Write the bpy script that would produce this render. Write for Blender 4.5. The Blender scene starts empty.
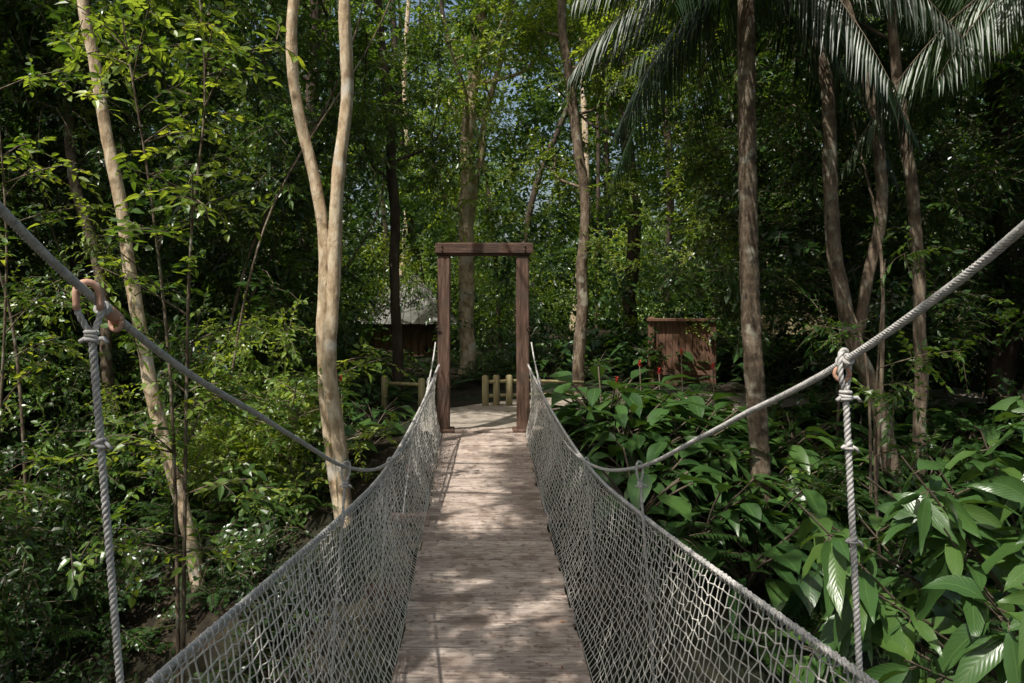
import bpy, math, random
import numpy as np
from mathutils import Vector, noise
rng=np.random.default_rng(11); random.seed(11)
scene=bpy.context.scene
UP=np.array([0,0,1.0])
def nrm(v):
    v=np.asarray(v,float); l=np.linalg.norm(v); return v/(l if l>1e-9 else 1)
S=nrm([-0.36,-0.42,0.92])      # direction towards the sun

# ------------------------------------------------------------ materials
def new_mat(name):
    m=bpy.data.materials.new(name); m.use_nodes=True
    nt=m.node_tree; nt.nodes.clear()
    out=nt.nodes.new('ShaderNodeOutputMaterial')
    return m,nt,out
def N(nt,t,**k):
    n=nt.nodes.new(t)
    for a,b in k.items(): setattr(n,a,b)
    return n
def ramp(nt,fac,stops):
    r=N(nt,'ShaderNodeValToRGB'); e=r.color_ramp.elements
    while len(e)<len(stops): e.new(0.5)
    for i,(p,c) in enumerate(stops): e[i].position=p; e[i].color=(*c,1)
    nt.links.new(fac,r.inputs[0]); return r.outputs[0]
def mixc(nt,fac,a,b,mode='MIX'):
    m=N(nt,'ShaderNodeMix',data_type='RGBA',blend_type=mode)
    if isinstance(fac,(int,float)): m.inputs[0].default_value=fac
    else: nt.links.new(fac,m.inputs[0])
    for i,x in ((6,a),(7,b)):
        if isinstance(x,tuple): m.inputs[i].default_value=(*x,1)
        else: nt.links.new(x,m.inputs[i])
    return m.outputs[2]
def leaf_mat(name,dark,light,trans=0.35,rough=0.33,vein=False):
    m,nt,out=new_mat(name); L=nt.links.new
    at=N(nt,'ShaderNodeAttribute',attribute_name='tint'); oi=N(nt,'ShaderNodeObjectInfo')
    ad=N(nt,'ShaderNodeMath',operation='MULTIPLY_ADD'); L(oi.outputs['Random'],ad.inputs[0]); ad.inputs[1].default_value=0.5
    mu=N(nt,'ShaderNodeMath',operation='MULTIPLY'); L(at.outputs['Fac'],mu.inputs[0]); mu.inputs[1].default_value=0.6
    L(mu.outputs[0],ad.inputs[2])
    col=ramp(nt,ad.outputs[0],[(0.05,dark),(0.75,light),(1.0,(light[0]*1.4,light[1]*1.2,light[2]*1.0))])
    p=N(nt,'ShaderNodeBsdfPrincipled'); 
    if vein:
        uv=N(nt,'ShaderNodeAttribute',attribute_name='luv'); sx=N(nt,'ShaderNodeSeparateXYZ'); L(uv.outputs['Vector'],sx.inputs[0])
        mid=N(nt,'ShaderNodeMath',operation='LESS_THAN'); L(sx.outputs[0],mid.inputs[0]); mid.inputs[1].default_value=0.05
        a=N(nt,'ShaderNodeMath',operation='MULTIPLY_ADD'); L(sx.outputs[0],a.inputs[0]); a.inputs[1].default_value=-0.22; L(sx.outputs[1],a.inputs[2])
        b=N(nt,'ShaderNodeMath',operation='MULTIPLY'); L(a.outputs[0],b.inputs[0]); b.inputs[1].default_value=82
        c=N(nt,'ShaderNodeMath',operation='SINE'); L(b.outputs[0],c.inputs[0])
        ms_=N(nt,'ShaderNodeMath',operation='MULTIPLY'); L(mid.outputs[0],ms_.inputs[0]); ms_.inputs[1].default_value=0.6
        col=mixc(nt,ms_.outputs[0],col,(light[0]*1.8,light[1]*1.5,light[2]*1.6))
        bp=N(nt,'ShaderNodeBump'); bp.inputs['Strength'].default_value=0.12; bp.inputs['Distance'].default_value=0.002
        L(c.outputs[0],bp.inputs['Height']); L(bp.outputs[0],p.inputs['Normal'])
    L(col,p.inputs['Base Color']); p.inputs['Roughness'].default_value=rough; p.inputs['Specular IOR Level'].default_value=0.6 if vein else 0.8
    tr=N(nt,'ShaderNodeBsdfTranslucent'); tc=mixc(nt,1.0,col,(1.8,1.6,0.55),'MULTIPLY'); L(tc,tr.inputs[0])
    ms=N(nt,'ShaderNodeMixShader'); ms.inputs[0].default_value=trans
    L(p.outputs[0],ms.inputs[1]); L(tr.outputs[0],ms.inputs[2]); L(ms.outputs[0],out.inputs[0])
    return m
def tex_mat(name,stops,scale=(1,1,1),nscale=5,rough=0.85,bump=0.4,bdist=0.02,detail=6,second=None,tint=False,third=None):
    m,nt,out=new_mat(name); L=nt.links.new
    tc=N(nt,'ShaderNodeTexCoord'); mp=N(nt,'ShaderNodeMapping'); mp.inputs['Scale'].default_value=scale
    L(tc.outputs['Object'],mp.inputs[0])
    no=N(nt,'ShaderNodeTexNoise'); no.inputs['Scale'].default_value=nscale; no.inputs['Detail'].default_value=detail; no.inputs['Roughness'].default_value=0.65
    L(mp.outputs[0],no.inputs[0])
    col=ramp(nt,no.outputs[0],stops)
    for sec in (second,third):
        if not sec: continue
        n2=N(nt,'ShaderNodeTexNoise'); n2.inputs['Scale'].default_value=sec[0]; n2.inputs['Detail'].default_value=5; L(tc.outputs['Object'],n2.inputs[0])
        f=N(nt,'ShaderNodeMapRange'); L(n2.outputs[0],f.inputs[0]); f.inputs[1].default_value=sec[1]; f.inputs[2].default_value=sec[1]+0.1
        f.inputs[4].default_value=0.8
        col=mixc(nt,f.outputs[0],col,sec[2])
    if tint:
        at=N(nt,'ShaderNodeAttribute',attribute_name='tint')
        t=ramp(nt,at.outputs['Fac'],[(0,(0.74,0.70,0.68)),(1,(1.15,1.13,1.1))])
        col=mixc(nt,1.0,col,t,'MULTIPLY')
    p=N(nt,'ShaderNodeBsdfPrincipled'); L(col,p.inputs['Base Color']); p.inputs['Roughness'].default_value=rough
    p.inputs['Specular IOR Level'].default_value=0.3
    bp=N(nt,'ShaderNodeBump'); bp.inputs['Strength'].default_value=bump; bp.inputs['Distance'].default_value=bdist
    L(no.outputs[0],bp.inputs['Height']); L(bp.outputs[0],p.inputs['Normal']); L(p.outputs[0],out.inputs[0])
    return m
M_dark=leaf_mat('leaf_deep_green',(0.013,0.034,0.012),(0.050,0.110,0.025))
M_mid=leaf_mat('leaf_green',(0.026,0.066,0.015),(0.115,0.215,0.038),.40)
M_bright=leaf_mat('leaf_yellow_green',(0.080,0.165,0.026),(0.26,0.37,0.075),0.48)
M_palm=leaf_mat('palm_leaf',(0.011,0.030,0.010),(0.038,0.08,0.020),0.3,.42)
M_big=leaf_mat('broad_leaf',(0.022,0.060,0.018),(0.064,0.135,0.034),0.24,0.30,True)
M_twig=tex_mat('twig_bark',[(0.3,(0.06,0.045,0.03)),(0.7,(0.18,0.14,0.10))],nscale=20)
M_barkp=tex_mat('bark_pale',[(0.3,(0.24,0.16,0.09)),(0.46,(0.52,0.39,0.25)),(0.68,(0.76,0.65,0.48))],(1,1,.45),13,0.85,0.8,0.03,8,second=(7,0.56,(0.27,0.19,0.115)),third=(3.1,.58,(0.64,0.60,0.52)))
M_barkm=tex_mat('bark_grey_brown',[(0.3,(0.05,0.034,0.022)),(0.5,(0.15,0.11,0.075)),(0.75,(0.34,0.28,0.20))],(1,1,.4),14,0.9,0.9,0.03,8,second=(5,0.57,(0.33,0.31,0.24)),third=(9,.58,(.04,.03,.022)))
M_barkd=tex_mat('bark_dark',[(0.3,(0.025,0.018,0.013)),(0.7,(0.11,0.08,0.055))],(1,1,.3),8,0.9,0.7,0.03)
M_ground=tex_mat('leaf_litter_ground',[(0.3,(0.010,0.008,0.005)),(0.5,(0.026,0.020,0.012)),(0.72,(0.07,0.05,0.03))],(1,1,1),9,0.95,0.9,0.05,10,second=(0.35,0.45,(0.012,0.022,0.007)))
M_path=tex_mat('dirt_path',[(0.3,(0.20,0.17,0.13)),(0.7,(0.44,0.38,0.32))],(1,1,1),6,0.95,0.7,0.02,10)
M_plank=tex_mat('weathered_plank',[(0.30,(0.20,0.15,0.12)),(0.47,(0.42,0.345,0.295)),(0.70,(0.70,0.61,0.54))],(1.6,11,11),5,0.8,0.9,0.011,9,tint=True,second=(4,.54,(.24,.185,.15)),third=(22,.56,(.19,.14,.115)))
M_timber=tex_mat('weathered_brown_timber',[(0.3,(0.045,0.026,0.018)),(0.55,(0.14,0.082,0.058)),(0.8,(0.29,0.20,0.15))],(9,9,0.9),4,0.8,0.6,0.012,8,second=(4,.54,(.09,.062,.046)))
M_timberH=tex_mat('weathered_brown_timber_beam',[(0.3,(0.045,0.026,0.018)),(0.55,(0.13,0.075,0.053)),(0.8,(0.27,0.18,0.13))],(0.9,9,9),4,0.8,0.6,0.012,8,second=(4,.54,(.07,.048,.038)))
M_rope=tex_mat('grey_rope',[(0.3,(0.36,0.34,0.32)),(0.7,(0.70,0.67,0.63))],(1,1,1),60,0.75,0.3,0.002)
M_net=tex_mat('net_cord',[(0.3,(0.50,0.47,0.41)),(0.7,(0.78,0.74,0.67))],(1,1,1),30,0.8,0.2,0.001)
M_pink=tex_mat('faded_orange_sleeve',[(0.3,(0.55,0.28,0.18)),(0.7,(0.72,0.45,0.33))],(1,1,1),40,0.6,0.1,0.001)
M_drop=tex_mat('fallen_leaf',[(0.3,(0.22,0.07,0.03)),(0.7,(0.40,0.20,0.07))],(1,1,1),5,0.8,0.2,0.002)
M_red=tex_mat('red_bract',[(0.3,(0.45,0.02,0.02)),(0.7,(0.65,0.05,0.04))],(1,1,1),5,0.5,0.2,0.002)
M_thatch=tex_mat('thatch',[(0.3,(0.12,0.10,0.05)),(0.7,(0.36,0.30,0.17))],(9,9,1.5),5,0.95,0.8,0.03,second=(2,.52,(.07,.07,.035)))
M_roof=tex_mat('roof_sheet',[(0.3,(0.13,0.13,0.12)),(0.7,(0.28,0.27,0.245))],(1,1,1),5,0.6,0.2,0.01,second=(1.5,.50,(.07,.075,.055)))
M_shed=tex_mat('shed_boards',[(0.3,(0.09,0.045,0.03)),(0.7,(0.24,0.135,0.085))],(8,8,0.8),4,0.8,0.4,0.01,8,second=(3,.55,(.07,.048,.03)))
M_post=tex_mat('pine_post',[(0.3,(0.20,0.16,0.08)),(0.7,(0.42,0.36,0.19))],(8,8,1),4,0.8,0.4,0.01)

# ------------------------------------------------------------ mesh builder
class MB:
    def __init__(s): s.v=[];s.f=[];s.t=[];s.mi=[];s.n=0;s.uv=[]
    def add(s,v,f,tint=0.5,mi=0,luv=None):
        v=np.asarray(v,float); o=s.n; s.v.append(v); s.n+=len(v)
        s.f.extend([tuple(i+o for i in q) for q in f]); s.mi.extend([mi]*len(f))
        s.t.append(np.full(len(v),float(tint))); s.uv.append(np.zeros((len(v),3)) if luv is None else np.asarray(luv,float))
    def build(s,name,mats,smooth=True,parent=None,link=True):
        me=bpy.data.meshes.new(name); V=np.vstack(s.v)
        me.from_pydata(V.tolist(),[],s.f); 
        for m in mats: me.materials.append(m)
        me.polygons.foreach_set('material_index',s.mi)
        me.polygons.foreach_set('use_smooth',[smooth]*len(s.f))
        a=me.attributes.new('tint','FLOAT','POINT'); a.data.foreach_set('value',np.concatenate(s.t))
        a=me.attributes.new('luv','FLOAT_VECTOR','POINT'); a.data.foreach_set('vector',np.vstack(s.uv).ravel())
        me.update(); o=bpy.data.objects.new(name,me)
        if link: scene.collection.objects.link(o)
        if parent: o.parent=parent
        return o
def empty(name):
    o=bpy.data.objects.new(name,None); scene.collection.objects.link(o); return o
def spline(pts,step):
    P=np.asarray(pts,float); 
    if len(P)<3:
        n=max(2,int(np.linalg.norm(P[1]-P[0])/step)+1); return P[0]+(P[1]-P[0])*np.linspace(0,1,n)[:,None]
    Q=np.vstack([2*P[0]-P[1],P,2*P[-1]-P[-2]]); out=[]
    for i in range(1,len(Q)-2):
        p0,p1,p2,p3=Q[i-1:i+3]; n=max(1,int(np.linalg.norm(p2-p1)/step)); t=(np.arange(n)/n)[:,None]
        out.append(0.5*((2*p1)+(-p0+p2)*t+(2*p0-5*p1+4*p2-p3)*t**2+(-p0+3*p1-3*p2+p3)*t**3))
    out.append(P[-1:]); return np.vstack(out)
def frames(P):
    T=np.gradient(P,axis=0); T/=np.linalg.norm(T,axis=1)[:,None]+1e-12
    ref=np.array([1.,0,0]) if abs(T[0][0])<0.8 else np.array([0,1.,0])
    u=nrm(ref-T[0]*ref.dot(T[0])); U=np.zeros_like(P)
    for i in range(len(P)):
        u=u-T[i]*u.dot(T[i]); u=u/(np.linalg.norm(u)+1e-12); U[i]=u
    return T,U,np.cross(T,U)
def tube(mb,P,r,sides=8,tint=0.5,mi=0,cap=True):
    P=np.asarray(P,float); n=len(P); r=np.broadcast_to(np.asarray(r,float),(n,)) if np.ndim(r)<2 else r
    T,U,W=frames(P); a=np.arange(sides)/sides*2*math.pi
    V=P[:,None]+r[:,None,None]*(np.cos(a)[None,:,None]*U[:,None]+np.sin(a)[None,:,None]*W[:,None])
    F=[(i*sides+j,i*sides+(j+1)%sides,(i+1)*sides+(j+1)%sides,(i+1)*sides+j) for i in range(n-1) for j in range(sides)]
    if cap: F+= [tuple(range(sides-1,-1,-1)),tuple((n-1)*sides+j for j in range(sides))]
    mb.add(V.reshape(-1,3),F,tint,mi)
def twisted(mb,pts,r,pitch,sides=6,tint=0.5,mi=0,strands=3):
    P=spline(pts,pitch/8); T,U,W=frames(P)
    s=np.concatenate([[0],np.cumsum(np.linalg.norm(np.diff(P,axis=0),axis=1))])
    q=.5 if strands==3 else .62
    for k in range(strands):
        a=s/pitch*2*math.pi+k*2*math.pi/strands
        tube(mb,P+q*r*(np.cos(a)[:,None]*U+np.sin(a)[:,None]*W),r*(0.56 if strands==3 else .40),sides,tint,mi)
def box(mb,c,s,rotz=0,tint=0.5,mi=0,bev=0.0,tilt=0,rx=0):
    c=np.array(c,float); h=np.array(s,float)/2; b=min(bev,h.min()*0.45)
    if b<=0:
        V=np.array([[x,y,z] for z in(-1,1) for y in(-1,1) for x in(-1,1)],float)*h
        F=[(0,2,3,1),(4,5,7,6),(0,1,5,4),(2,6,7,3),(0,4,6,2),(1,3,7,5)]
    else:
        V=[];F=[]; idx={}
        for sx in(-1,1):
            for sy in(-1,1):
                for sz in(-1,1):
                    for ax in range(3):
                        p=np.array([sx,sy,sz])*(h-b); p[ax]=[sx,sy,sz][ax]*h[ax]; idx[(sx,sy,sz,ax)]=len(V); V.append(p)
        V=np.array(V); sg=(-1,1)
        def q(l): 
            P=V[l]; nn=np.cross(P[1]-P[0],P[2]-P[0]); 
            F.append(tuple(l) if nn.dot(P.mean(0))>0 else tuple(l[::-1]))
        for ax in range(3):
            o=[i for i in range(3) if i!=ax]
            for s_ in sg:
                l=[]
                for a_,b_ in((-1,-1),(1,-1),(1,1),(-1,1)):
                    k=[0,0,0]; k[ax]=s_; k[o[0]]=a_; k[o[1]]=b_; l.append(idx[(*k,ax)])
                q(l)
            for a_ in sg:
                for b_ in sg:
                    l=[]
                    for e,axx in((-1,o[0]),(-1,o[1]),(1,o[1]),(1,o[0])):
                        k=[0,0,0]; k[ax]=e; k[o[0]]=a_; k[o[1]]=b_; l.append(idx[(*k,axx)])
                    q(l)
        for sx in sg:
            for sy in sg:
                for sz in sg: q([idx[(sx,sy,sz,a)] for a in range(3)])
    if rx:
        cr,sr=math.cos(rx),math.sin(rx); V=V@np.array([[1,0,0],[0,cr,sr],[0,-sr,cr]])
    if tilt:
        ct,st=math.cos(tilt),math.sin(tilt); V=V@np.array([[ct,0,st],[0,1,0],[-st,0,ct]])
    cz,sz_=math.cos(rotz),math.sin(rotz); V=V@np.array([[cz,sz_,0],[-sz_,cz,0],[0,0,1]])
    mb.add(V+c,F,tint,mi)
def leaf(mb,p,d,up,L,W,droop=0.2,fold=0.15,tint=0.5,mi=0,st=None,cup=0):
    d=nrm(d); side=nrm(np.cross(d,up)); up=np.cross(side,d)
    if st is None: st=[(0,0),(0.3,1),(0.65,0.8),(1,0)]
    V=[];uv=[];rows=[]; ph=rng.uniform(0,6.28)
    for t,w in st:
        c=p+d*L*t-UP*droop*L*t*t+side*(cup*L*math.sin(t*3+ph)*t)
        if w==0: rows.append([len(V)]); V.append(c); uv.append((0,t,0))
        else:
            hw=W*w/2; rows.append([len(V),len(V)+1,len(V)+2]); wv=up*(cup*L*.35*math.sin(t*14+ph))
            V+= [c-side*hw+up*fold*hw+wv,c,c+side*hw+up*fold*hw-wv]; uv+=[(1,t,0),(0,t,0),(1,t,0)]
    F=[]
    for a,b in zip(rows[:-1],rows[1:]):
        if len(a)==1: F+=[(a[0],b[1],b[0]),(a[0],b[2],b[1])]
        elif len(b)==1: F+=[(a[0],a[1],b[0]),(a[1],a[2],b[0])]
        else: F+=[(a[0],a[1],b[1],b[0]),(a[1],a[2],b[2],b[1])]
    mb.add(V,F,tint,mi,uv)
def rdir(flat=1.0):
    v=rng.normal(size=3); v[2]*=flat; return nrm(v)

# ------------------------------------------------------------ foliage prototypes (instanced)
FAR=[(0,0),(0.42,1),(1,0)]
def cluster(name,mat,nbr,per,R,L,W,flat=0.6,droop=0.25,st=None,twig=True):
    mb=MB()
    for b in range(nbr):
        d=rdir(flat); o=rng.normal(size=3)*R*0.15; e=o+d*R*rng.uniform(0.6,1.1)-UP*R*0.15
        mid=(o+e)/2+UP*R*0.1; P=spline([o,mid,e],R*0.3)
        if twig: tube(mb,P,np.linspace(0.006,0.0025,len(P)),3,0.3,1,False)
        bt=rng.uniform(0.1,0.9)
        for k in range(per):
            t=(k+0.6)/per; base=o*(1-t)**2+2*mid*t*(1-t)+e*t*t
            side=nrm(np.cross(d,UP+rng.normal(size=3)*0.1)); sg=1 if k%2 else -1
            ld=nrm(d*0.7+side*sg*rng.uniform(0.6,1.1)+rng.normal(size=3)*0.25) if k<per-1 else d
            leaf(mb,base,ld,nrm(UP+rng.normal(size=3)*0.42),L*rng.uniform(0.6,1.15),W*rng.uniform(0.75,1.1),droop*rng.uniform(0,2),0.25,np.clip(bt+rng.normal()*0.22,0,1),0,st)
    return mb.build(name,[mat,M_twig],False,link=False)
def coll(name,objs):
    c=bpy.data.collections.new(name)
    for o in objs: c.objects.link(o)
    return c
def fam(n,mat):
    return [cluster('leafy_twig_'+n,mat,9,9,0.48,0.115,0.062),cluster('leafy_twig_'+n,mat,8,10,0.5,0.10,0.056,0.4),
            cluster('leafy_twig_'+n,mat,12,12,0.45,0.07,0.040,0.8),cluster('leafy_twig_'+n,mat,10,9,0.5,0.12,0.046,1.0,0.5)]
def farfam(n,mat,k=1):
    return [cluster('leafy_branch_'+n,mat,9,10,0.5,0.075*k,0.045*k,.8,.2,FAR,False),cluster('leafy_branch_'+n,mat,10,10,0.5,0.06*k,0.038*k,1,.3,FAR,False),cluster('leafy_branch_'+n,mat,7,12,0.55,0.085*k,0.04*k,.5,.3,FAR,False)]
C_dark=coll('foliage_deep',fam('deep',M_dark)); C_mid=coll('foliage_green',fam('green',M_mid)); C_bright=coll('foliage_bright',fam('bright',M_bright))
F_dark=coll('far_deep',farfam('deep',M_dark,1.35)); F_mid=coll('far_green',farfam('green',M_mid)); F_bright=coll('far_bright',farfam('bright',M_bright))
C_sap=coll('foliage_sparse',[cluster('leafy_twig_sparse',M_bright,4,6,0.34,0.14,0.058,0.5),cluster('leafy_twig_sparse',M_bright,3,7,0.4,0.13,0.06,0.4),cluster('leafy_twig_sparse',M_mid,4,7,0.4,0.12,0.06,0.4)])
def frond(mb,p,d,L,n,ll,lw,droop,tint,mi=0,ti=1,hang=0.4,ang=0.9):
    d=nrm(d); e=p+d*L-UP*droop*L; mid=p+d*L*0.5+UP*droop*L*0.12
    tt=np.linspace(0,1,14)[:,None]; P=p*(1-tt)**2+2*mid*tt*(1-tt)+e*tt**2
    tube(mb,P,np.linspace(0.014,0.003,14)*max(0.4,L/1.8),4,0.5,ti,False)
    for k in range(n):
        t=0.12+0.88*(k+0.5)/n; c=p*(1-t)**2+2*mid*t*(1-t)+e*t*t; tg=nrm(2*(mid-p)*(1-t)+2*(e-mid)*t)
        sd=nrm(np.cross(tg,UP)); l=ll*(math.sin(math.pi*(0.12+0.83*t))**0.7)
        for sg in(-1,1):
            ld=nrm(tg*0.55+sd*sg*ang-UP*hang*rng.uniform(0.5,1.4)+rng.normal(size=3)*0.06)
            leaf(mb,c,ld,nrm(UP+sd*sg*0.2),l*rng.uniform(0.85,1.1),lw,0.25,0.3,np.clip(tint+rng.normal()*0.12,0,1),mi,FAR)
def fern_proto():
    mb=MB()
    for k in range(9):
        a=k/9*6.28+rng.uniform(-.3,.3); frond(mb,np.zeros(3),[math.cos(a),math.sin(a),rng.uniform(.5,1.1)],rng.uniform(.7,1),26,0.13,0.022,0.35,rng.uniform(.2,.8),hang=0.1)
    return mb.build('fern',[M_dark,M_twig],False,link=False)
BST=[(0,0),(0.06,0.30),(0.16,0.70),(0.3,0.96),(0.45,1),(0.6,0.88),(0.75,0.60),(0.87,0.28),(0.95,.08),(1,0)]
def broad_proto(n,L,W,h):
    mb=MB()
    for k in range(n):
        a=k*2.4+rng.uniform(-.3,.3); el=rng.uniform(.35,1.3); d=nrm([math.cos(a),math.sin(a),el]); q=d*h*rng.uniform(.5,1.1); q[2]+=0.1*h
        tube(mb,spline([np.zeros(3),q*0.5+UP*0.05,q],0.1),0.01,4,0.5,1,False)
        leaf(mb,q,nrm([d[0],d[1],rng.uniform(-.3,.5)]),nrm(UP+rng.normal(size=3)*0.25),L*rng.uniform(.7,1.15),W*rng.uniform(.8,1.15),rng.uniform(.2,.6),0.3,rng.uniform(.1,.9),0,BST,.04)
    return mb.build('broad_leaf_plant',[M_big,M_twig],True,link=False)
C_fern=coll('ferns',[fern_proto(),fern_proto()])
C_broad=coll('broad_plants',[broad_proto(16,0.5,0.17,0.6),broad_proto(13,0.42,0.22,0.7),broad_proto(20,0.6,0.1,0.5)])

_ng={}
def group_for(c):
    if c.name in _ng: return _ng[c.name]
    ng=bpy.data.node_groups.new('scatter_'+c.name,'GeometryNodeTree')
    ng.interface.new_socket('Geometry',in_out='INPUT',socket_type='NodeSocketGeometry'); ng.interface.new_socket('Geometry',in_out='OUTPUT',socket_type='NodeSocketGeometry')
    n=ng.nodes; L=ng.links.new
    i=n.new('NodeGroupInput'); o=n.new('NodeGroupOutput'); ip=n.new('GeometryNodeInstanceOnPoints'); ci=n.new('GeometryNodeCollectionInfo')
    ci.inputs['Collection'].default_value=c; ci.inputs['Separate Children'].default_value=True; ci.inputs['Reset Children'].default_value=True
    def na(nm,t):
        a=n.new('GeometryNodeInputNamedAttribute'); a.data_type=t; a.inputs[0].default_value=nm; return a.outputs[0]
    e=n.new('FunctionNodeEulerToRotation'); L(na('rot','FLOAT_VECTOR'),e.inputs[0])
    L(i.outputs[0],ip.inputs['Points']); L(ci.outputs[0],ip.inputs['Instance']); ip.inputs['Pick Instance'].default_value=True
    L(na('idx','INT'),ip.inputs['Instance Index']); L(e.outputs[0],ip.inputs['Rotation']); L(na('scl','FLOAT'),ip.inputs['Scale'])
    L(ip.outputs[0],o.inputs[0]); _ng[c.name]=ng; return ng
TOT=[0]
def scatter(name,P,smin,smax,c,parent=None,tilt=0.5):
    P=np.asarray(P,float)
    if len(P)==0: return
    n=len(P); TOT[0]+=n
    me=bpy.data.meshes.new(name); me.vertices.add(n); me.vertices.foreach_set('co',P.ravel())
    r=np.stack([rng.uniform(-tilt,tilt,n),rng.uniform(-tilt,tilt,n),rng.uniform(0,6.283,n)],1)
    me.attributes.new('rot','FLOAT_VECTOR','POINT').data.foreach_set('vector',r.ravel())
    me.attributes.new('scl','FLOAT','POINT').data.foreach_set('value',rng.uniform(smin,smax,n))
    me.attributes.new('idx','INT','POINT').data.foreach_set('value',rng.integers(0,len(c.objects),n))
    o=bpy.data.objects.new(name,me); scene.collection.objects.link(o)
    if parent: o.parent=parent
    m=o.modifiers.new('scatter','NODES'); m.node_group=group_for(c); return o

# gaps cut in the foliage so sunlight reaches these places (world point, gap radius)
LIT=[]
def lit(x,y,z,r): LIT.append((x,y,z,r))
for x,y,r in[(-.05,8.9,.5),(-.12,7.2,.40),(-.05,6.4,.42),(-.38,5.2,.15),(.22,4.6,.26),(-.15,4.0,.16),(.3,3.4,.12),(0,10.4,.7),(2.5,13.4,.6),(1.2,12.7,.5)]: lit(x,y,-.2,r)
for z in(-.4,.1,.8,1.4,1.9,2.7,3.5,4.4,5.2): lit(-1.5,7.8,z,.5)
for z in(1.2,2.0,2.8,3.5,4.2): lit(-2.3,6,z,.8)
for z in(-1.0,-.6,.1,.8,1.7,2.4,3.2,4,4.8): lit(-3.3-.16*z,7.8,z,.3)
for x,z in((1.3,.8),(1.7,.8),(2.0,1.1),(1.6,.5),(1.4,.3),(1.9,.3)): lit(x,2.8,z,.6)
for y in(1.4,1.8,2.3,2.9,3.6,4.4): lit(.8,y,1.2,.10); lit(-.82,y,1.3,.15)
for y in(2.0,3.2,4.4,6.3,8.6): lit(.75,y,.4,.18)
for y in(1.8,2.6,3.6,5.6): lit(-.7,y,.4,.15)
for z in(1.2,2.0,3.0,4.2,6): lit(-.3,16,z,.6)
for z in(1,2.5,4): lit(1.8,14,z,.4)
for z in(1.5,3.2): lit(4.3,9,z,.4); lit(2.95,8.5,z,.3)
for k in range(30): lit(rng.uniform(-14,18),rng.uniform(12,34),rng.uniform(0,9),rng.uniform(.6,1.5))
for k in range(36): lit(rng.uniform(-4,7),rng.uniform(16,34),rng.uniform(1,12),rng.uniform(1.0,2.4))
for k in range(16): lit(rng.uniform(-8,-2.3),rng.uniform(8.6,10),rng.uniform(-.2,5.2),rng.uniform(.4,.7))
for x,z in((-4,2),(-5,1),(-3,3.2),(-2.2,-.2),(-4.5,3.8),(-2,.3),(-2.5,1.4),(-5.2,2.7),(-6,3.6),(-3,.8)): lit(x,9,z,.5)
for x,y,z in((3,11,.4),(4.5,10,.2),(2,11,0),(5.5,9,2.8),(3.7,9,3.2),(6,10,1),(7,12,3),(1.6,10,-.1),(6.5,9.5,4),(4,10.5,4),(2.6,10,0),(3.6,9.6,0)): lit(x,y,z,.4)
for x,y,z,r in((4.0,15,.8,.7),(-1.5,20,1.6,.8)): lit(x,y,z,r)
LP=np.array([l[:3] for l in LIT]); LR=np.array([l[3] for l in LIT])
def keep(P,mind=0.9,leak=.02,pad=.38):
    P=np.asarray(P); D=P[:,None]-LP[None]; al=D@S; pe=np.linalg.norm(D-al[...,None]*S,axis=2)
    bad=((al>mind)&(pe<LR+pad)).any(1)&(rng.uniform(size=len(P))>leak)
    return P[~bad]
def corridor(P):
    x,y,z=P.T
    bad=(np.abs(x)<1.75)&(y<10.5)&(z<5.6)&(z>-1.2)
    bad|=(np.abs(x-.2)<1.3)&(y<14.5)&(z<2.4)&(z>-.5)
    bad|=(np.hypot(x,y)<3.4)&(z<5)
    q=x/np.maximum(y,1)
    bad|=(y>8.3)&(y<20)&(q>-.13)&(q<-.04)&(z>.3)&(z<1.6+.022*y)
    bad|=(y>9)&(y<14.8)&(q>.20)&(q<.305)&(z>.45)&(z<1.5)
    bad|=(y<7.9)&(q>-.44)&(q<-.33)
    return P[~bad]
def treetop_gaps(P):      # openings between the crowns high above the glade
    x,y,z=P.T; q=x/np.maximum(y,1); e=(z-1.6)/np.maximum(y,1)
    g=np.array([noise.noise(Vector((a*17,b*17,4.2))) for a,b in zip(q,e)])
    return P[~((y>13)&(e>.14)&(((q>-.14)&(q<.20)&(g>.24))|(g>.36)))]
def vol(n,x0,x1,y0,y1,z0,z1,freq=0.5,thr=-0.1,seed=0,zp=1.0):
    P=np.stack([rng.uniform(x0,x1,n),rng.uniform(y0,y1,n),z0+(z1-z0)*rng.uniform(0,1,n)**zp],1)
    k=[noise.noise(Vector((p[0]*freq+seed,p[1]*freq,p[2]*freq*1.3)))>thr for p in P]
    return P[np.array(k)]

# ------------------------------------------------------------ ground
def gh(x,y):
    w=3.2+2.2*min(1,max(0,(abs(x)-1)/2.5)); h=-3.2*math.exp(-((y-3.2)/w)**2)
    if y>12: h+=0.03*(y-12)-0.0002*(y-12)**2 if y<80 else 1.2
    far=min(1,math.hypot(x,y)/6)
    return h-0.04+far*0.22*noise.noise(Vector((x*.25,y*.25,3)))
n=170; a=np.linspace(-1,1,n); ax=np.sinh(a*4.2)/math.sinh(4.2)*170
mb=MB(); V=[(x,y+5,gh(x,y+5)) for y in ax for x in ax]
F=[(j*n+i,j*n+i+1,(j+1)*n+i+1,(j+1)*n+i) for j in range(n-1) for i in range(n-1)]
mb.add(V,F); mb.build('ground',[M_ground])
mb=MB(); PP=spline([(0,9.75,0),(.1,11.5,0),(1.3,13,0),(3.2,13.6,0),(5.5,13.3,0),(9,14,0)],.3); T,U,W=frames(PP); V=[];F=[]
for i,(p,t) in enumerate(zip(PP,T)):
    s=nrm([t[1],-t[0],0])
    for k in range(7):
        o=(k/6-.5)*(1.5+.25*math.sin(i*.7+k)); q=p+s*o; V.append((q[0],q[1],max(gh(q[0],q[1]),-.05 if i<4 else -9)+.02-.012*abs(k-3)**1.2*.5))
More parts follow.
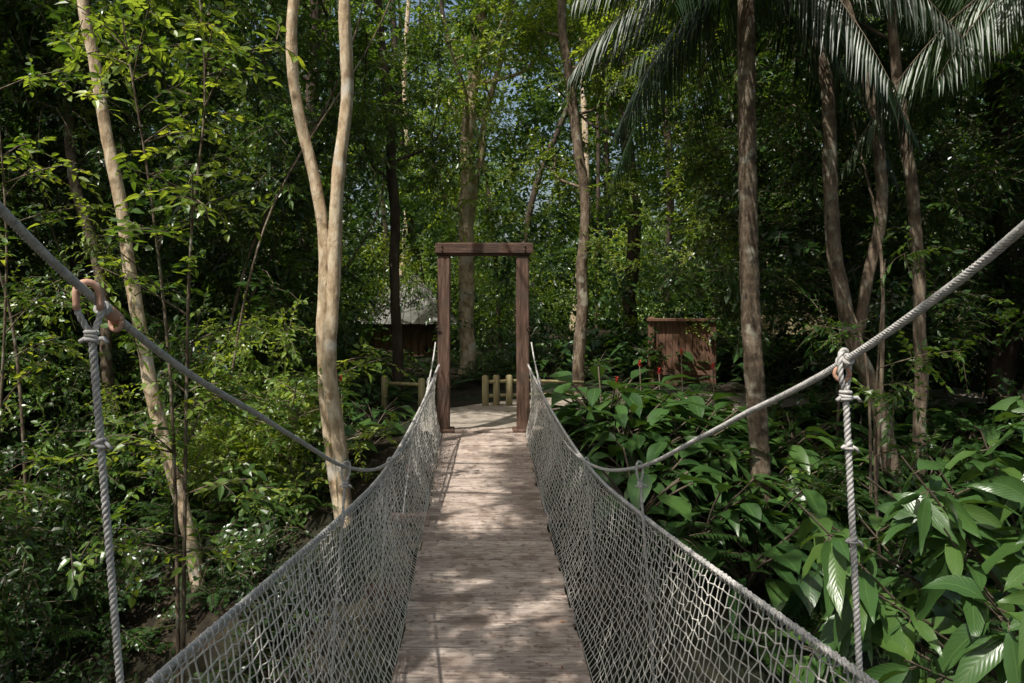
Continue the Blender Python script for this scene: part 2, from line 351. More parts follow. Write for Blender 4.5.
for i in range(len(PP)-1):
    for k in range(6): F.append((i*7+k,i*7+k+1,(i+1)*7+k+1,(i+1)*7+k))
mb.add(V,F); mb.build('dirt_path',[M_path])

# ------------------------------------------------------------ suspension footbridge
bridge=empty('suspension_footbridge')
def curve(ys,vs):
    P=spline([(0,y,v) for y,v in zip(ys,vs)],0.05); return lambda y: np.interp(y,P[:,1],P[:,2])
deckz=curve([-1.2,0.5,1.75,3.9,5.4,7.7,8.8,9.6],[0.0,-.17,-.27,-.30,-.255,-.15,-.03,0.02])
ropez=curve([-1.2,.3,1.75,3.95,5.5,7.5,9.5],[1.15,.92,.74,.51,.44,.58,.84])
ropex=curve([-1.2,.3,1.75,3.95,5.5,7.5,9.5],[.72,.8,.81,.76,.70,.615,.53])
cabz=curve([-1.1,0,1.35,1.95,2.5,2.97,3.83,5,6.4,7.76,8.8,9.5],[3.2,2.5,1.745,1.44,1.24,1.07,.78,.53,.42,.52,.85,1.25])
cabx=curve([-1.1,0,1.35,1.95,3,3.83,5,7.76,9.5],[.62,.88,.89,.83,.76,.72,.69,.62,.56])
mb=MB(); y=-1.1
while y<9.32:
    w=rng.uniform(.088,.098); z=float(deckz(y+w/2)); sl=math.atan2(float(deckz(y+w)-deckz(y)),w)
    box(mb,(rng.normal()*.007,y+w/2,z-.016+rng.normal()*.002),(1.0+rng.normal()*.012,w,.032),rng.normal()*.006,np.clip(rng.normal(.5,.27),0,1),0,.006,rng.normal()*.004,sl+rng.normal()*.012)
    y+=w+rng.uniform(.001,.007)
mb.build('deck_planks',[M_plank],False,bridge)
mb=MB()
for sx in(-.38,0,.38): tube(mb,[(sx,y,float(deckz(y))-.09) for y in np.arange(-1.1,9.4,.3)],.035,6)
for y in(1.6,2.9,3.83,5.4,7.0,8.5,.3): box(mb,(0,y,float(deckz(y))-.165),(1.7,.09,.07),0,.5,0,.008)
mb.build('deck_beams',[M_timberH],False,bridge)
for side,nm in((-1,'net_left'),(1,'net_right')):
    mb=MB(); ys=np.arange(-1.0,9.42,.047); R=22; G=np.zeros((len(ys),R+1,3))
    for i,y in enumerate(ys):
        b=np.array([side*.505,y,float(deckz(y))-.01]); t=np.array([side*float(ropex(y)),y,float(ropez(y))])
        for j in range(R+1):
            f=j/R; p=b+(t-b)*f; p[0]+=side*.05*math.sin(math.pi*f); 
            if 0<j<R:
                a=.007 if (i+j)%2 else -.007; p[1]+=a+rng.normal()*.003+.02*math.sin(y*2.1+f*4); p[2]+=(.004 if i%2 else -.004)+rng.normal()*.003
                p[0]+=rng.normal()*.003+.015*math.sin(y*3.3+side)
            G[i,j]=p
    for i in range(len(ys)): tube(mb,G[i],.0030,3,rng.uniform(.3,.7),0,False)
    for j in range(R+1): tube(mb,G[:,j],.0030,3,.5,0,False)
    O=np.array([[1,0,0],[-1,0,0],[0,1,0],[0,-1,0],[0,0,1],[0,0,-1]],float)*.0058
    OF=[(0,2,4),(2,1,4),(1,3,4),(3,0,4),(2,0,5),(1,2,5),(3,1,5),(0,3,5)]
    for i,y in enumerate(ys):
        if y>4.5: break
        for j in range(1,R): mb.add(G[i,j]+O,OF)
    mb.build(nm,[M_net],True,bridge)
    mb=MB(); yy=np.arange(-1.1,9.45,.2)
    twisted(mb,[(side*float(ropex(y)),y,float(ropez(y))) for y in yy],.010,.07,5)
    L=[]
    for y in np.arange(-1,9.4,.009):
        a=y/.047*2*math.pi; L.append((side*float(ropex(y))+.0125*math.cos(a),y,float(ropez(y))-.006+.016*math.sin(a)))
    tube(mb,L,.003,4,.5,0,False); mb.build('hand_rope',[M_rope],True,bridge)
    mb=MB(); yy=np.arange(-1.0,9.5,.25); twisted(mb,[(side*float(cabx(y)),y,float(cabz(y))) for y in yy],.0095,.06,5,.5,0,6)
    tube(mb,spline([(side*float(cabx(y)),y,float(cabz(y))) for y in yy],.2),.0078,8)
    mb.build('main_cable',[M_rope],True,bridge)
def ring(mb,c,axis,R,r,mi=0,turns=1,pitch=0):
    axis=nrm(axis); u=nrm(np.cross(axis,[.3,.9,.2])); w=np.cross(axis,u); a=np.linspace(0,2*math.pi*turns,int(14*turns)+1)
    P=np.asarray(c)+R*(np.cos(a)[:,None]*u+np.sin(a)[:,None]*w)+axis*(a/6.283*pitch)[:,None]; tube(mb,P,r,6,.5,mi)
def hanger(side,y,ybot,xbot,near):
    mb=MB(); cx,cz=side*float(cabx(y)),float(cabz(y)); bot=np.array([side*xbot,ybot,float(deckz(ybot))-.13]); c=np.array([cx,y,cz])
    thr=c+nrm(bot-c)*.085; ax=nrm(bot-c); r=.0082 if near else .007
    s=nrm([.75,.65,0]); h=.020
    loop=[thr,thr-ax*.025+s*h*.6,thr-ax*.055+s*h*1.15,c-ax*.014+s*h,c-ax*.027,c-ax*.014-s*h,thr-ax*.055-s*h*1.15,thr-ax*.025-s*h*.6,thr]
    twisted(mb,loop,r*.85,.045,6,.5,0)
    if near and side<0: tube(mb,spline([np.asarray(q)+[0,-.003,0] for q in loop[2:7]],.01),.0074,8,.5,1)
    for k in range(3): ring(mb,thr+ax*(.0-.008+.009*k),ax+rng.normal(size=3)*.2,.0115,.005)
    tube(mb,[thr,thr+[.012,0,-.006],thr+[.026,-.004,-.004],thr+[.034,-.004,-.014]],.005,6); tube(mb,[thr,thr-[.012,0,.004],thr-[.024,.004,.012]],.005,6)
    twisted(mb,[thr,(thr*.5+bot*.5)+np.array([side*.004,0,0]),bot],r,.04)
    for f in((.115,) if side<0 else (.07,.20)) if near else (.5,):
        q=thr+(bot-thr)*f
        for k in range(2): ring(mb,q+ax*.008*k,ax+rng.normal(size=3)*.3,.0100,.0042)
        tube(mb,[q+[.008,0,0],q+[.018,-.006,-.006],q+[.024,-.004,-.016]],.0042,5); tube(mb,[q-[.008,0,0],q-[.018,.006,.005]],.0042,5)
    if near:
        y2=y+.16; t=np.array([side*(float(cabx(y2))),y2,float(cabz(y2))]); g=nrm(t-c)
        if side<0:
            tube(mb,[c+g*.06,c+g*.075,c+g*.115,c+g*.12],[.010,.0145,.0145,.011],10,.5,1); ring(mb,c+g*.105-UP*.012,np.array([.4,1,0]),.016,.0055,1); ring(mb,c+g*.045-UP*.004,g,.0135,.004,0,3,.006)
        else:
            for k in range(4): ring(mb,c-g*(.016-.009*k),g+rng.normal(size=3)*.1,.0130,.0045)
            ring(mb,c-UP*.028+g*.01,np.array([.2,1,0]),.018,.005,1)
    mb.build('hanger_rope',[M_rope,M_pink],True,bridge)
hanger(-1,1.60,1.80,.80,True); hanger(1,1.93,1.9,.90,True)
for s in(-1,1):
    for y in(3.83,5.4,7.0,8.5,.3): hanger(s,y,y,.80 if y<5 else .74,False)
mb=MB()
for k in range(90):
    y=rng.uniform(2.0,9.2); x=rng.choice([-1,1])*np.clip(.49-abs(rng.normal())*.17,0,.49); z=float(deckz(y))+.006
    a=rng.uniform(0,6.28); leaf(mb,np.array([x,y,z]),[math.cos(a),math.sin(a),.1],UP+rng.normal(size=3)*.2,rng.uniform(.015,.04),rng.uniform(.008,.018),.1,.4)
mb.build('fallen_leaves',[M_drop])
def portal(name,y,zb,h):
    par=empty(name); mb=MB()
    for s in(-1,1):
        box(mb,(s*.482,y,zb+h/2-.35-.0425),(.155,.155,h+.7-.25),0,.5,0,.012,s*.004)
        box(mb,(s*.482,y-.0,zb-.02),(.26,.26,.12),0,.3,0,.01)
    mb.build('posts',[M_timber],False,par); mb=MB()
    box(mb,(0,y,zb+h-.085),(1.13,.158,.155),0,.5,0,.012)
    box(mb,(0.01,y-.093,zb+h-.075),(1.18,.03,.12),0,.5,0,.005); box(mb,(0,y+.093,zb+h-.075),(1.18,.03,.12),0,.5,0,.005)
    mb.build('lintel',[M_timberH],False,par); mb=MB()
    for s in(-1,1):
        for zz in(h-.10,h-.05):
            tube(mb,[(s*.5,y-.125,zb+zz),(s*.5,y-.105,zb+zz)],.011,8)
        ring(mb,(s*.55,y-.1,zb+ (1.25 if y>0 else 3.0)),(0,1,.3),.025,.007)
    mb.build('bolts',[M_barkd],True,par); return par
portal('timber_portal',9.5,0,2.3)
portal('timber_portal',-1.25,0,3.3)
mb=MB()
for k in range(4): box(mb,(0,9.62+k*.12-.15,.0-.01*k),(.78,.11,.04),0,rng.uniform(.3,.7),0,.005)
mb.build('threshold_boards',[M_plank],False)

# ------------------------------------------------------------ trees
def bark_tube(mb,pts,r0,r1,sides=14,step=.10,rough=.13,sd=0,power=1):
    P=spline(pts,step); n=len(P); t=np.linspace(0,1,n)**power; r=r0+(r1-r0)*t
    if sides>10: P=P+np.array([[noise.noise(Vector((p[2]*1.1,sd,0))),noise.noise(Vector((p[2]*1.1,sd,9))),0] for p in P])*r0*.5
    T,U,W=frames(P); a=np.arange(sides)/sides*2*math.pi
    rr=np.array([[r[i]*(1+rough*(noise.noise(Vector((math.cos(b)*1.4+sd,math.sin(b)*1.4,P[i][2]*1.6)))+.7*noise.noise(Vector((math.cos(b)*3+sd,math.sin(b)*3,P[i][2]*6))))*1.6) for b in a] for i in range(n)])
    V=P[:,None]+rr[...,None]*(np.cos(a)[None,:,None]*U[:,None]+np.sin(a)[None,:,None]*W[:,None])
    F=[(i*sides+j,i*sides+(j+1)%sides,(i+1)*sides+(j+1)%sides,(i+1)*sides+j) for i in range(n-1) for j in range(sides)]
    mb.add(V.reshape(-1,3),F); return P,r
def tree(name,stems,mat,c,limbs=5,lfrom=.6,reach=2.0,cl=50,sc=(.8,1.3),twigs=None,base=True,gaps=True):
    par=empty(name); mb=MB(); ends=[]
    for k,(pts,r0,r1) in enumerate(stems):
        pts=[tuple(p) for p in pts]
        if base and k==0:
            x,y,z=pts[0]; pts=[(x,y,min(gh(x,y)-.2,z-.1))]+pts
        P,r=bark_tube(mb,pts,r0,r1,sd=rng.uniform(0,50))
        for q in range(limbs):
            i=int(len(P)*(lfrom+(.98-lfrom)*(q+rng.uniform(0,.8))/limbs)); i=min(i,len(P)-1)
            d=rdir(.3); d[2]=abs(d[2])+.5; d=nrm(d); l=reach*rng.uniform(.6,1.1)
            e=P[i]+d*l; m=P[i]+d*l*.5+rng.normal(size=3)*.12*l-UP*.05*l
            Q,_=bark_tube(mb,[P[i],m,e],r[i]*.35,.010,7,.2,sd=q); ends.append(Q)
            for w in range(2):
                s=Q[int(len(Q)*rng.uniform(.4,.8))]; e2=s+rdir(.5)*l*.5+UP*.2; Q2,_=bark_tube(mb,[s,(s+e2)/2+UP*.06,e2],r[i]*.16,.007,5,.2); ends.append(Q2)
    mb.build('trunk',[mat],True,par)
    E=np.vstack([q[len(q)//3:] for q in ends]) if ends else np.zeros((0,3))
    if len(E) and cl:
        I=rng.integers(0,len(E),cl); P=E[I]+rng.normal(size=(cl,3))*.28*min(1.4,reach/1.5)
        if gaps: P=keep(P,1.0)
        scatter('crown',P,sc[0],sc[1],c,par)
    return par
T=tree
T('pale_slender_tree',[([(-1.32,7.8,-1.5),(-1.37,7.8,-.7),(-1.48,7.8,.3),(-1.53,7.8,1.1),(-1.50,7.8,2.0),(-1.45,7.8,2.8),(-1.38,7.8,3.6),(-1.40,7.8,4.6),(-1.35,7.9,6.2),(-1.1,8,8.2)],.078,.050),
   ([(-1.42,7.86,-.7),(-1.57,7.88,.2),(-1.64,7.9,1.1),(-1.61,7.9,1.8),(-1.68,7.9,2.7),(-1.88,7.9,3.5),(-1.95,7.9,4.3),(-1.93,7.9,5.2),(-2.2,8,7.5)],.066,.048)],M_barkp,C_mid,5,.75,2.0,80)
T('leaning_tree',[([(-2.72,7.8,-1.9),(-3.0,7.8,-.6),(-3.33,7.8,.6),(-3.53,7.8,1.8),(-3.70,7.8,2.8),(-3.90,7.8,3.8),(-4.02,7.8,4.7),(-4.1,7.9,6.5),(-4.4,8,8.5)],.072,.045)],M_barkp,C_mid,5,.72,2,70)
T('dark_slender_tree',[([(-4.75,10,-.4),(-4.91,10,1.86),(-5.23,10,3.1),(-5.42,10,4.7),(-5.9,10,7.5)],.08,.05)],M_barkm,C_dark,5,.6,2,80)
T('forest_tree',[([(-.30,16,0),(-.28,16,2),(-.32,16,4.2),(-.1,16,6.5),(.1,16,9),(0,16,12)],.17,.09),([(-.25,16.1,3.0),(.1,16.2,5.3),(.55,16.3,7.2),(1.0,16.3,10)],.07,.05)],M_barkp,C_bright,7,.28,2.6,240,(.7,1.2),gaps=False)
T('forest_tree',[([(1.75,14,0),(1.80,14,1.6),(1.85,14,3.4),(1.62,14,5.2),(1.45,14,7),(1.6,14,10)],.11,.065)],M_barkm,C_bright,7,.35,2.2,190,(.7,1.2),gaps=False)
T('forest_tree',[([(-1.40,13,-.1),(-1.45,13,2),(-1.50,13,4),(-1.7,13,6.5),(-1.9,13,9.5)],.09,.065)],M_barkd,C_mid,7,.32,2.3,200,(.7,1.2),gaps=False)
T('curved_tree',[([(4.95,9,-1.0),(4.73,9,-.5),(4.55,9,.45),(4.22,9,1.25),(4.02,9,2.5),(3.95,9,4),(3.6,9.1,6),(3.4,9.2,8)],.100,.05),
   ([(4.30,9,1.1),(4.42,9,1.7),(4.58,9,2.5),(4.55,9,3.56),(4.34,9,4.5),(4.17,9,5.1),(3.9,9,7)],.07,.045)],M_barkm,C_dark,5,.65,2,90)
T('forest_tree',[([(5.15,9.2,-1),(5.15,9.2,1.37),(5.06,9.2,2.75),(4.88,9.2,4.37),(4.8,9.2,5.2),(4.9,9.3,8)],.08,.05)],M_barkm,C_dark,5,.6,2,90)
T('forest_tree',[([(8,12,-.3),(8.1,12,3),(7.9,12,6),(8.2,12,10)],.2,.12)],M_barkd,C_dark,6,.4,3,160)
T('forest_tree',[([(-7.5,9,-1),(-7.3,9,3),(-7.6,9,6),(-7.2,9,9)],.2,.12)],M_barkd,C_dark,7,.3,2.6,170)
T('forest_tree',[([(-6.0,12,-.2),(-6.2,12,3),(-6.1,12,7),(-6.4,12,10)],.16,.1)],M_barkd,C_dark,7,.35,2.6,160)
T('forest_tree',[([(3.4,18,0.1),(3.5,18,4),(3.2,18,8),(3.4,18,12)],.17,.1)],M_barkd,C_bright,7,.3,3,180,(.9,1.4))
T('forest_tree',[([(-3.6,17,0.1),(-3.8,17,4),(-3.6,17,8),(-3.9,17,12)],.17,.1)],M_barkd,C_mid,7,.3,3,180,(.9,1.4))
def sapling(stems,nleaf,c=C_sap,mat=M_barkm):
    par=empty('sapling'); mb=MB(); pts=[]
    for s in stems:
        P,r=bark_tube(mb,s,.020,.007,7,.12)
        for k in range(nleaf):
            i=int(len(P)*rng.uniform(.32,1))-1; d=rdir(.3); d[2]=abs(d[2])*.6+.25; d=nrm(d); l=rng.uniform(.25,.75); e=P[i]+d*l
            bark_tube(mb,[P[i],(P[i]+e)/2+UP*.03,e],.008,.004,4,.15); pts.append(e)
            if l>.45: pts.append(P[i]+d*l*.55)
    mb.build('stem',[mat],True,par); scatter('leaves',pts,.6,.95,c,par,.4)
sapling([[(-2.35,6,-2.6),(-2.32,6,.3),(-2.28,6,2.0),(-2.17,6,3.2),(-2.25,6,4.4)],[(-2.35,6,-2.6),(-2.45,6.1,.5),(-2.6,6.1,2.2),(-2.85,6.1,3.8)]],24)
sapling([[(-4.6,7,-2.2),(-4.4,7,0),(-4.3,7,2),(-4.4,7,3.6)]],22)
sapling([[(-1.75,8.6,-1),(-1.7,8.5,.2),(-1.65,8.4,1.0)],[(-1.9,8.5,-1),(-2.1,8.4,0),(-2.0,8.3,.7)]],20)
sapling([[(3.9,7.6,-1.8),(3.8,7.6,.2),(3.9,7.6,2.0)]],8,C_mid)
mb=MB()
for k in range(26):
    sd=rng.choice([-1,1]); x=sd*rng.uniform(2.6,9); y=rng.uniform(8,15); h=rng.uniform(3,9); l=rng.normal(size=2)*h*.13
    if sd>0 and x<3.2: y=rng.uniform(11,15)
    bark_tube(mb,[(x,y,gh(x,y)-.1),(x+l[0]*.3,y,h*.3),(x+l[0]+rng.normal()*.15,y+l[1],h*.65),(x+l[0]*1.3,y+l[1],h)],rng.uniform(.012,.03),.008,6,.25,sd=k)
mb.build('understorey_stems',[M_barkm],True)
def palm(pts,r0,r1,nf,L,par_mat=M_barkm):
    par=empty('palm_tree'); mb=MB(); x,y,z=pts[0]; pts=[(x,y,min(z,gh(x,y)-.2))]+list(pts)
    P=spline(pts,.03); n=len(P); r=np.linspace(r0,r1,n)*(1+.05*(np.arange(n)%4==0)+.03*np.sin(np.arange(n)*.37)); tube(mb,P,r,14); mb.build('trunk',[par_mat],True,par)
    mb=MB(); c=P[-1]
    for k in range(nf):
        a=k*2.4; el=rng.uniform(-.35,1.0); frond(mb,c+np.array([math.cos(a),math.sin(a),0])*.08,[math.cos(a),math.sin(a),el],L*rng.uniform(.8,1.1),50,.66,.028,rng.uniform(.4,.85),rng.uniform(.1,.8),hang=1.0,ang=.55)
    mb.build('fronds',[M_palm,M_twig],False,par)
palm([(3.08,8.5,-1.8),(3.0,8.5,-.03),(2.9,8.5,1.6),(2.86,8.5,4.0),(2.86,8.5,5.2)],.112,.09,21,2.0)
palm([(6.2,8.2,-1.5),(6.1,8.2,2),(6.2,8.2,5.2)],.11,.09,17,2.0,M_barkd)
palm([(4.6,13,-.3),(4.5,13,3),(4.6,13,6.4)],.11,.09,18,2.6,M_barkd)

# right foreground broad-leaved shrub
par=empty('broad_leaf_shrub'); mb=MB(); lm=MB()
root=np.array([2.7,3.3,-2.6]); hub=np.array([2.35,3.0,.0])
bark_tube(mb,[root,(2.6,3.2,-1.2),hub],.035,.024,8)
W_=[(1.12,2.9,.84),(1.22,2.9,.62),(1.42,3.0,.92),(1.60,2.8,.78),(1.86,3.0,1.10),(1.85,2.6,.98),(1.35,2.8,.55),(1.68,2.7,.55),(1.95,2.9,.55),(2.1,3.0,1.05),(1.72,3.1,.98),(1.75,2.4,.85),(1.3,3.1,.42),(1.8,2.6,.32),(1.5,3.0,.35),(2.2,2.8,.7),(1.95,3.3,.75),(1.15,3.0,.28),(1.65,2.6,.12),(1.9,2.5,.6),(1.55,2.5,.66),(1.95,2.9,1.25),(1.5,3.2,.7),(1.75,3.3,.5),(1.35,2.6,.40),(1.5,2.5,.25),(1.25,3.2,.75),(1.6,2.9,.9),(2.0,2.7,.85),(1.45,2.8,.12),(2.0,2.8,1.2),(1.75,2.6,1.12),(1.5,2.9,1.02),(2.15,3.1,1.3)]
for x,y,z in W_:
    e=np.array([x,y,z]); m=(hub+e)/2+np.array([0,0,-.08])+rng.normal(size=3)*.04; P,_=bark_tube(mb,[hub-UP*rng.uniform(0,.4),m,e],.008,.0035,6,.08)
    dd=nrm(e-m+rng.normal(size=3)*.15)
    for k in range(rng.integers(7,12)):
        t=rng.uniform(.66,1)**.6; s0=P[int((len(P)-1)*t)]; a=rng.uniform(0,6.283); u=nrm(np.cross(dd,UP)); w=np.cross(dd,u)
        d=nrm(dd*rng.uniform(.1,.9)+u*math.cos(a)+w*math.sin(a)*.7-UP*rng.uniform(.1,1.1)); L=rng.uniform(.13,.26)
        s=s0+d*.03; tube(lm,[s0,s],.0025,4,.5,1,False)
        leaf(lm,s,d,nrm(UP+rng.normal(size=3)*.5-np.array([.1,.35,0])),L,L*rng.uniform(.30,.38),rng.uniform(.1,.6),rng.uniform(.1,.45),rng.uniform(.0,.9),0,BST,.07)
mb.build('stems',[M_twig],True,par); lm.build('leaves',[M_big,M_twig],True,par)

# ------------------------------------------------------------ small buildings and fences
hut=empty('timber_hut'); mb=MB()
box(mb,(-1.95,21,.05),(1.9,2.2,2.0),0,.5,0,.02)
for k in range(10): box(mb,(-2.8+.19*k,19.88,.05),(.15,.03,1.9),0,.5,0,.004)
mb.build('walls',[M_shed],False,hut); mb=MB()
cx,cy,zt,ze=-1.95,21,2.25,1.0
V=[(cx-1.35,cy-1.5,ze),(cx+1.35,cy-1.5,ze),(cx+1.35,cy+1.5,ze),(cx-1.35,cy+1.5,ze),(cx-.25,cy,zt),(cx+.25,cy,zt)]
mb.add(V,[(0,1,5,4),(1,2,5),(2,3,4,5),(3,0,4),(3,2,1,0)]); 
for k in range(13): 
    x=cx-1.3+k*.216; tube(mb,[(x,cy-1.5,ze+.012),(cx+(x-cx)*.2,cy-.02,zt+.01)],.018,5)
mb.build('roof',[M_roof],False,hut); mb=MB(); box(mb,(-2.2,19.84,.1),(.6,.06,.5),0,.5,0,.01); mb.build('window',[M_barkd],False,hut)
fen=empty('timber_screen_fence'); mb=MB()
for k in range(9): box(mb,(3.35+.13*k,15,.55),(.12,.03,1.30+rng.normal()*.01),0,.5,0,.004)
for x in(3.27,4.45): box(mb,(x,14.98,.55),(.11,.11,1.45),0,.5,0,.01)
box(mb,(3.86,14.94,1.22),(1.35,.14,.06),0,.5,0,.01); box(mb,(3.86,14.96,.2),(1.2,.05,.09),0,.5,0,.01)
mb.build('boards',[M_shed],False,fen)
sh=empty('thatched_shelter'); mb=MB()
for sx in(-.8,.8):
    for sy in(-.8,.8): tube(mb,[(7.7+sx,18+sy,-.2),(7.7+sx,18+sy,1.2)],.06,8)
mb.build('posts',[M_post],True,sh); mb=MB(); nn=28; V=[];F=[]
for j,(r,z) in enumerate([(1.35,.85),(1.3,1.0),(.9,1.45),(.5,1.9),(.06,2.35)]):
    for i in range(nn):
        a=i/nn*6.283; q=r*(1+rng.normal()*.03); V.append((7.7+q*math.cos(a),18+q*math.sin(a),z+rng.normal()*.03))
for j in range(4):
    for i in range(nn): F.append((j*nn+i,j*nn+(i+1)%nn,(j+1)*nn+(i+1)%nn,(j+1)*nn+i))
mb.add(V,F); mb.build('roof',[M_thatch],False,sh)
fe=empty('post_and_rail_fence'); mb=MB()
for x,y in((.05,12),(.22,12.05),(.42,12.1),(.62,12.2),(-.9,11.6),(-1.5,12)): tube(mb,[(x,y,-.3),(x,y,.42),(x,y,.44)],[.055,.052,.03],9)
tube(mb,[(-1.5,12,.32),(-.9,11.6,.34),(-.85,11.6,.34)],.03,7); tube(mb,[(.05,12,.12),(.62,12.2,.12),(1.6,12.3,.1)],.028,7); tube(mb,[(.05,12,.34),(.62,12.2,.34),(1.6,12.3,.3)],.028,7)
mb.build('posts_and_rails',[M_post],True,fe)
for x,y,z in((2.05,10.2,.74),(2.35,10.4,.62),(2.75,10.8,.85),(3.1,10.5,.68),(1.75,10.2,.52),(-1.75,9.6,.6)):
    par=empty('red_ginger_plant'); mb=MB(); g=gh(x,y); tube(mb,[(x,y,g),(x+.02,y,(g+z)/2),(x,y,z)],.008,5)
    for k in range(7):
        zz=g+(z-g)*(.3+.08*k); leaf(mb,np.array([x,y,zz]),[math.cos(k*3.1),math.sin(k*3.1),.5],UP,.26,.06,.4,.3,.5,1,BST)
    mb.build('stem',[M_twig,M_big],True,par); mb=MB()
    for k in range(10):
        a=k*2.4; q=np.array([x,y,z-.02+.008*k]); leaf(mb,q,[math.cos(a),math.sin(a),1.0+k*.06],UP,.045,.027,0,.4,.5,0,FAR)
    mb.build('flower',[M_red],False,par)

# ------------------------------------------------------------ foliage masses
def open_view(P):
    x,y,z=P.T; return P[~((np.abs(x-.4-.03*(y-10))<1.0)&(y<14)&(z<3.0))]
def sc(nm,P,a,b,c): scatter(nm,treetop_gaps(keep(open_view(corridor(P)))),a,b,c)
sc('left_understorey_foliage',vol(1600,-11,-2.2,8.4,14,-1.6,7,.55,-.05,1),.7,1.2,C_mid)
sc('left_understorey_foliage',vol(1800,-12,-2.6,8.8,15,-1.8,7.5,.5,-.3,5),.8,1.4,C_dark)
sc('left_understorey_foliage',vol(330,-8,-3.6,4.5,8.2,-3,.4,.6,-.05,9),.7,1.1,C_dark)
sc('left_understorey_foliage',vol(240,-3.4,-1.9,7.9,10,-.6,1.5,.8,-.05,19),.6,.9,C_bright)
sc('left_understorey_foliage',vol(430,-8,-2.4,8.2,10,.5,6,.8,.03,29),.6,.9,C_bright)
sc('left_understorey_foliage',vol(160,-6.5,-1.4,7.5,11,5,8.5,.6,-.2,39),.7,1.2,C_mid)
P=[]
for k in range(400):
    x=rng.uniform(-8,-1.5); y=rng.uniform(3.6,9.6)
    if y<7.3 and -.43<x/y<-.34: continue
    P.append((x,y,gh(x,y)+rng.uniform(.0,.3)))
scatter('left_understorey_foliage',P,.6,1.0,C_dark)
sc('right_understorey_foliage',vol(1900,3.0,13,9.4,15,.3,8,.5,-.25,2),.8,1.4,C_dark)
sc('right_understorey_foliage',vol(800,3.2,13,9.4,15,.8,8,.5,-.0,12),.7,1.2,C_mid)
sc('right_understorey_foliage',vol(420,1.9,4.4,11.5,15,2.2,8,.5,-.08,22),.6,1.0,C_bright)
sc('forest_foliage',vol(2500,-14,16,15,24,0,12.5,.35,-.1,3),1.2,2.0,F_mid)
sc('forest_foliage',vol(2200,-14,16,15,24,0,11,.35,-.2,33),1.2,2.0,F_dark)
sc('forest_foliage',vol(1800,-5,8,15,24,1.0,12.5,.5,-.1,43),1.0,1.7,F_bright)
sc('distant_tree_foliage',vol(3800,-32,36,24,38,0,17,.22,-.2,4,1.0),1.8,3.0,F_mid)
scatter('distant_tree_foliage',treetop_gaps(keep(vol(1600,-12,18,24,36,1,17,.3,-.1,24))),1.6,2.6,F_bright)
scatter('distant_tree_foliage',treetop_gaps(vol(2600,-42,46,30,44,0,18,.2,-.6,14,1.15)),3,4.6,F_dark)
ug=vol(1600,-26,26,-20,24,-2,12,.25,-.12,6); x,y,z=ug.T; ug=ug[((np.abs(x)>12.5)|(y<-8))&(y<22)]; scatter('surrounding_trees_foliage',keep(ug),2.4,4,F_dark)
scatter('shade_canopy_foliage',keep(vol(2600,-13,13,-9,17,8,12.5,.45,-.10,8)),.9,1.5,C_mid)  # crowns overhead, mostly out of frame, put in to shade the bridge
# branches added above the frame to throw dappled shade on the deck
scatter('dapple_foliage',keep(vol(1300,-4.2,-1.3,-2.6,6.4,5.9,7.2,1.1,-.35,58),.9,.0,-.02),.5,.8,C_mid)
scatter('dapple_foliage',keep(vol(500,-1.3,3.4,-3.5,5.8,6.0,7.4,1.1,-.05,61),.9,.0,.08),.5,.8,C_mid)
mb=MB()
for k in range(9):
    y0=-4+k*1.15; z0=6.7+rng.normal()*.3; bark_tube(mb,[(-6,y0-1+rng.normal(),z0+.6),(-3,y0+rng.normal()*.4,z0),(0,y0+rng.normal()*.5,z0-.1),(3,y0+rng.normal()*.8,z0+.2)],.04,.012,6,.3,sd=k)
mb.build('dapple_branches',[M_barkm],True)
mb=MB(); mb2=MB()
for k in range(52):
    x=rng.uniform(-24,28); y=rng.uniform(20,42); 
    if abs(x)<.6: continue
    l=rng.normal()*1.0; bark_tube(mb if k%7 else mb2,[(x,y,-.3),(x+l*.3+rng.normal()*.4,y,5),(x+l+rng.normal()*.3,y,10),(x+l*1.3,y,17)],rng.uniform(.05,.15),.05,8,.5)
mb.build('distant_trees',[M_barkd],True); mb2.build('distant_trees',[M_barkp],True)
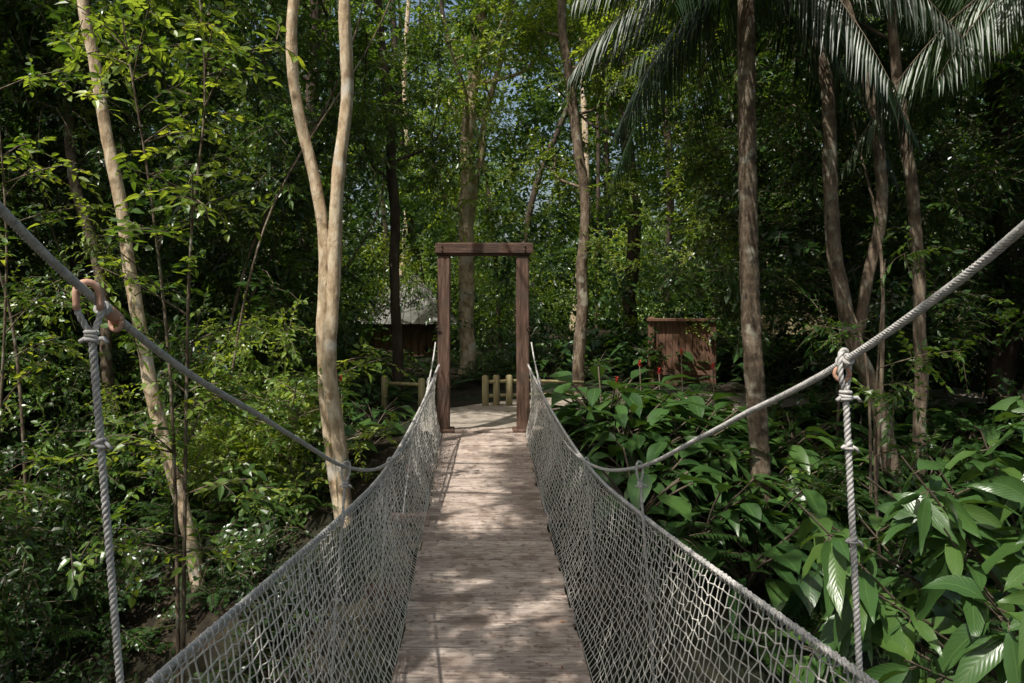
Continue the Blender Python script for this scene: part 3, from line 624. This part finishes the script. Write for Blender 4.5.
def gpts(n,x0,x1,y0,y1,lift=0):
    P=[]
    for k in range(n):
        x=rng.uniform(x0,x1); y=rng.uniform(y0,y1)
        if abs(x-.1)<1.15 and y<13: continue
        if y>12.2 and y<14.8 and .5<x<9 and rng.uniform()<.7: continue
        P.append((x,y,gh(x,y)+lift))
    return np.array(P)
scatter('broad_leaf_undergrowth',gpts(240,1.5,10,7.6,10.5),.7,1.25,C_broad,None,.15)
scatter('broad_leaf_undergrowth',gpts(120,1.5,10,10.5,12.6,-.15),.5,.85,C_broad,None,.15)
scatter('broad_leaf_undergrowth',gpts(120,1.3,12,15.4,19),.7,1.3,C_broad,None,.15)
scatter('broad_leaf_undergrowth',gpts(90,-8,-1.4,8.6,16,-.1),.7,1.0,C_broad,None,.15)
scatter('fern_undergrowth',gpts(130,1.6,8,3.5,8.5,.0),.7,1.2,C_fern,None,.2)
scatter('fern_undergrowth',gpts(160,-9,-1.6,4.5,12,.0),.6,1.0,C_fern,None,.2)
scatter('fern_undergrowth',gpts(160,-6,8,12.5,22,0),.6,1.0,C_fern,None,.2)
print('instances',TOT[0])

# ------------------------------------------------------------ light, sky, camera
w=bpy.data.worlds.new('World'); scene.world=w; w.use_nodes=True; nt=w.node_tree; bg=nt.nodes['Background']
sk=nt.nodes.new('ShaderNodeTexSky'); sk.sky_type='NISHITA'; sk.sun_disc=False; sk.sun_elevation=math.asin(S[2]); sk.sun_rotation=math.atan2(S[0],S[1])
sk.dust_density=5.0; sk.air_density=1.2
nt.links.new(sk.outputs[0],bg.inputs[0]); bg.inputs[1].default_value=0.15
sd=bpy.data.lights.new('sun','SUN'); sd.energy=5; sd.angle=math.radians(.5); sd.color=(1,.96,.89)
so=bpy.data.objects.new('sun',sd); so.rotation_euler=Vector(S).to_track_quat('Z','Y').to_euler(); scene.collection.objects.link(so)
cd=bpy.data.cameras.new('camera'); cam=bpy.data.objects.new('camera',cd); scene.collection.objects.link(cam)
cam.location=(-.077,0,1.6); cam.rotation_euler=(math.radians(90),0,0); cd.sensor_width=36; cd.lens=27.42; cd.shift_x=35/1024; cd.shift_y=-41.5/1024
cd.clip_start=.05; cd.clip_end=1000; scene.camera=cam
scene.view_settings.view_transform='Standard'; scene.view_settings.look='None'; scene.view_settings.exposure=0
